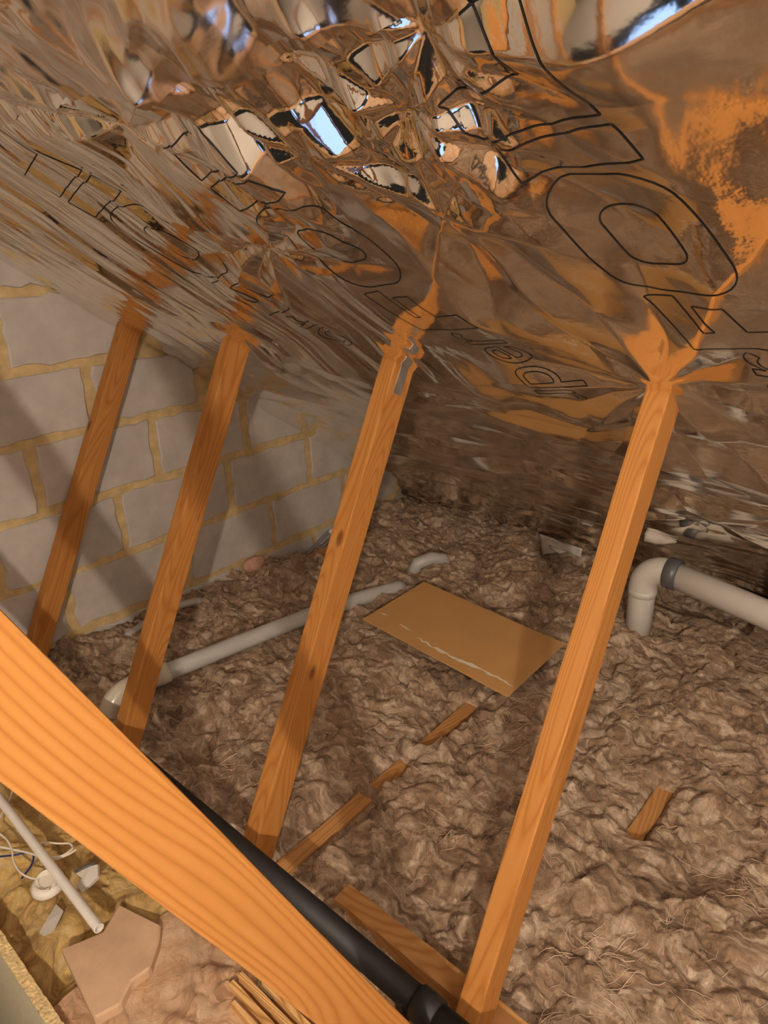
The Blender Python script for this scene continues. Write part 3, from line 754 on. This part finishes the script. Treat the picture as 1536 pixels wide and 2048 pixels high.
# ================================================================== CABLES AND SMALL THINGS
def small_things():
    def cable(name, px, r, mat, lab, z=-0.035, dz=None):
        pts = [atz(x, y, z + (dz[i] if dz else 0)) for i, (x, y) in enumerate(px)]
        o = tube(name, spline(pts, 8), r, M[mat], None, 8); tag(o, lab, 'cable'); return o
    cable('cable', [(-30, 1510), (10, 1545), (26, 1562), (24, 1585), (13, 1610), (-2, 1640), (-6, 1660), (14, 1680), (24, 1700), (27, 1722), (40, 1744), (62, 1756), (98, 1760)], 0.0023, 'white_cable', 'white cable curving down from the web to the coil', -0.04)
    cable('cable', [(-30, 1685), (2, 1694), (30, 1700), (58, 1706), (90, 1716), (115, 1717), (140, 1707), (152, 1699)], 0.0025, 'white_cable', 'white cable passing under the conduit and ending in two strands', -0.042)
    cable('cable', [(76, 1692), (88, 1685), (120, 1687), (138, 1687), (145, 1695), (138, 1703), (122, 1712), (100, 1715)], 0.0022, 'white_cable', 'white cable looped back beside the conduit', -0.038)
    cable('blue_cable', [(-30, 1716), (0, 1713), (30, 1710), (55, 1705), (67, 1712), (62, 1732), (50, 1748), (43, 1757)], 0.0022, 'blue_cable', 'dark blue cable lying on yellow wool beneath the conduit', -0.046)
    # coil of flex on a white rose
    c = atz(97, 1775, -0.055)
    t = empty('coiled_flex', c); tag(t, 'round white ceiling rose with thin flex coiled on top', 'ceiling rose')
    bm = bmesh.new(); n = 28
    prof = [(0.0, 0.0), (0.034, 0.0), (0.036, 0.004), (0.034, 0.014), (0.026, 0.020), (0.0, 0.021)]
    rings = [[bm.verts.new((r * math.cos(2 * math.pi * k / n), r * math.sin(2 * math.pi * k / n), z)) for k in range(n)] for r, z in prof[1:-1]]
    for a, b in zip(rings[:-1], rings[1:]):
        for k in range(n): bm.faces.new((a[k], a[(k + 1) % n], b[(k + 1) % n], b[k])).smooth = True
    bm.faces.new(rings[0][::-1]); bm.faces.new(rings[-1]); rose = bmobj('base', bm, M['white_cable'], t)
    for k in range(4):
        r = 0.022 + 0.003 * k
        tube('flex_loop', [Vector((r * math.cos(a) + 0.002 * k, r * 0.8 * math.sin(a), 0.022 + 0.0015 * k + 0.002 * math.sin(a * 2 + k))) for a in [2 * math.pi * j / 20 for j in range(20)]], 0.0017, M['white_cable'], t, 6)
    # angular white bracket
    z = -0.045
    pts = [atz(195, 1728, z + .02), atz(196, 1752, z + .012), atz(163, 1783, z), atz(152, 1771, z), atz(164, 1757, z + .006), atz(151, 1747, z + .006), atz(176, 1733, z + .02)]
    ctr = sum(pts, Vector()) / len(pts)
    o = prism('white_bracket', [p - ctr for p in pts], 0.012, M['white_plastic'], None, 0.001); o.location = ctr
    tag(o, 'angular white plastic bracket lying right beside the conduit', 'bracket')
    # dark rod on the bracket
    o = tube('dark_rod', [atz(150, 1743, -0.02), atz(190, 1725, -0.012)], 0.0032, M['grey_rubber'], None, 8); tag(o, 'short dark rod resting on the white bracket', 'rod')
    # translucent strip
    z = -0.07
    pts = [atz(112, 1808, z + .012), atz(127, 1822, z + .012), atz(108, 1862, z), atz(88, 1872, z - .004), atz(78, 1866, z), atz(88, 1848, z + .004)]
    ctr = sum(pts, Vector()) / len(pts)
    o = prism('plastic_strip', [p - ctr for p in pts], 0.0015, plain('grey_film', (0.50, 0.46, 0.41), 0.35), None, 0); o.location = ctr
    tag(o, 'thin pale grey plastic strip lying on yellow wool near chipboard', 'strip')
    # grey cable pair by the wall, with a white tip
    t = empty('grey_cable_pair', atx(590, 1142, WX + 0.05)); tag(t, 'pair of grey cables rising along the foot of the block wall', 'cable')
    o0 = t.location
    for s in (-1, 1):
        pts = [atx(580 + 6 * s, 1150 + 4 * s, WX + 0.05), atx(606 + 6 * s, 1128 + 4 * s, WX + 0.05), atx(636 + 5 * s, 1095 + 4 * s, WX + 0.045), atx(664 + 5 * s, 1066 + 4 * s, WX + 0.04)]
        tube('cable', [p - o0 for p in spline(pts, 6)], 0.0085, M['grey_cable'], t, 10)
    p = atx(662, 1062, WX + 0.045) - o0
    o = tube('cable_tip', [p + Vector((0, -0.012, -0.008)), p + Vector((0, -0.01, -0.006)), p + Vector((0, 0.012, 0.006)), p + Vector((0, 0.014, 0.007))], [0.006, 0.012, 0.011, 0.005], M['white_plastic'], t, 10); o['label'] = 'white cut end'
    # lump of pink brick in the wall hole
    bm = bmesh.new(); bmesh.ops.create_icosphere(bm, subdivisions=3, radius=1)
    for v in bm.verts:
        k = 1 + 0.22 * float(perlin(v.co.x * 1.7 + 3, v.co.y * 1.7 + v.co.z, 5)); v.co = Vector((v.co.x * 0.03, v.co.y * 0.055, v.co.z * 0.035)) * k
    o = bmobj('brick_lump', bm, M['brick'], None, True); o.location = atx(508, 1128, WX + 0.025)
    tag(o, 'pinkish brick lump lodged at a broken wall edge above wool', 'brick lump')
    o = tube('thin_conduit', spline([(0.0, 0.98, -0.06), (0.01, 1.10, -0.028), (0.025, 1.20, -0.012), (0.03, 1.30, -0.03)], 6), 0.013, M['grey_plastic'], None, 14)
    tag(o, 'thin pale conduit at the foot of the block wall behind a strut', 'conduit')
    # white scraps of membrane hanging at the eaves
    for nm, px, d, lab in (('membrane_scrap', [(1080, 1068), (1120, 1082), (1165, 1098), (1160, 1118), (1135, 1104), (1118, 1108), (1096, 1090), (1085, 1112)], 2.50, 'torn white membrane scrap hanging below the foil edge'),
                           ('membrane_patch', [(1292, 1042), (1325, 1040), (1372, 1062), (1352, 1086), (1310, 1090), (1288, 1082)], 2.28, 'white membrane patch on the foil above the soil pipe elbow')):
        def aty(x, y, Y):
            r = ray((x, y)); return Vector(CAM + r * (Y / r[1]))
        pts = [aty(x, y, d + 0.012 * math.sin(i * 2.1)) for i, (x, y) in enumerate(px)]
        ctr = sum(pts, Vector()) / len(pts)
        bm = bmesh.new(); vs = [bm.verts.new(p - ctr) for p in pts]
        bmesh.ops.triangulate(bm, faces=[bm.faces.new(vs)])
        bmesh.ops.subdivide_edges(bm, edges=list(bm.edges), cuts=3, use_grid_fill=True)
        r = bmesh.ops.extrude_face_region(bm, geom=list(bm.faces)); bmesh.ops.translate(bm, vec=(0, 0.0012, 0), verts=[e for e in r['geom'] if isinstance(e, bmesh.types.BMVert)])
        bmesh.ops.recalc_face_normals(bm, faces=list(bm.faces))
        for v in bm.verts: v.co.y += 0.006 * float(perlin(v.co.x * 40, v.co.z * 40, 8))
        o = bmobj(nm, bm, M['membrane'], None, True); o.location = ctr
        tag(o, lab, 'membrane')
small_things()

# ================================================================== LAMP AND ADDED FILL STRIP (behind the viewer)
def lamp():
    t = empty('pendant_lamp', BULB_POS); tag(t, 'bare warm bulb hanging on a short flex below the ridge', 'lamp')
    m, nt, b = newmat('lit_bulb')
    b.inputs['Base Color'].default_value = (1, 0.9, 0.8, 1)
    b.inputs['Emission Color'].default_value = (*BULB_COLOR, 1); b.inputs['Emission Strength'].default_value = BULB_STRENGTH
    bm = bmesh.new(); bmesh.ops.create_uvsphere(bm, u_segments=16, v_segments=10, radius=0.028)
    bmobj('bulb', bm, m, t, True)
    tube('lamp_holder', [Vector((0, 0, 0.024)), Vector((0, 0, 0.03)), Vector((0, 0, 0.07)), Vector((0, 0, 0.075))], [0.012, 0.017, 0.017, 0.008], M['white_plastic'], t, 16)
    tube('flex', [Vector((0, 0, 0.07)), Vector((0, 0, 0.10))], 0.003, M['white_cable'], t, 8)
lamp()
def fill_strip():  # unseen glowing strip at the ridge, added only for soft fill
    t = empty('fill_strip_light', (3.7, RIDGE_Y, 1.955)); tag(t, 'added fill strip along the ridge, unseen behind the viewer', 'fill light')
    m, nt, b = newmat('fill_diffuser')
    b.inputs['Emission Color'].default_value = (1.0, 0.90, 0.78, 1); b.inputs['Emission Strength'].default_value = FILL_STRENGTH
    bmobj('diffuser', box_bm(1.2, 0.035, 0.02, 0.004), m, t)
    o = bmobj('casing', box_bm(1.24, 0.06, 0.03, 0.004), M['white_plastic'], t); o.location = (0, 0, 0.026)
fill_strip()
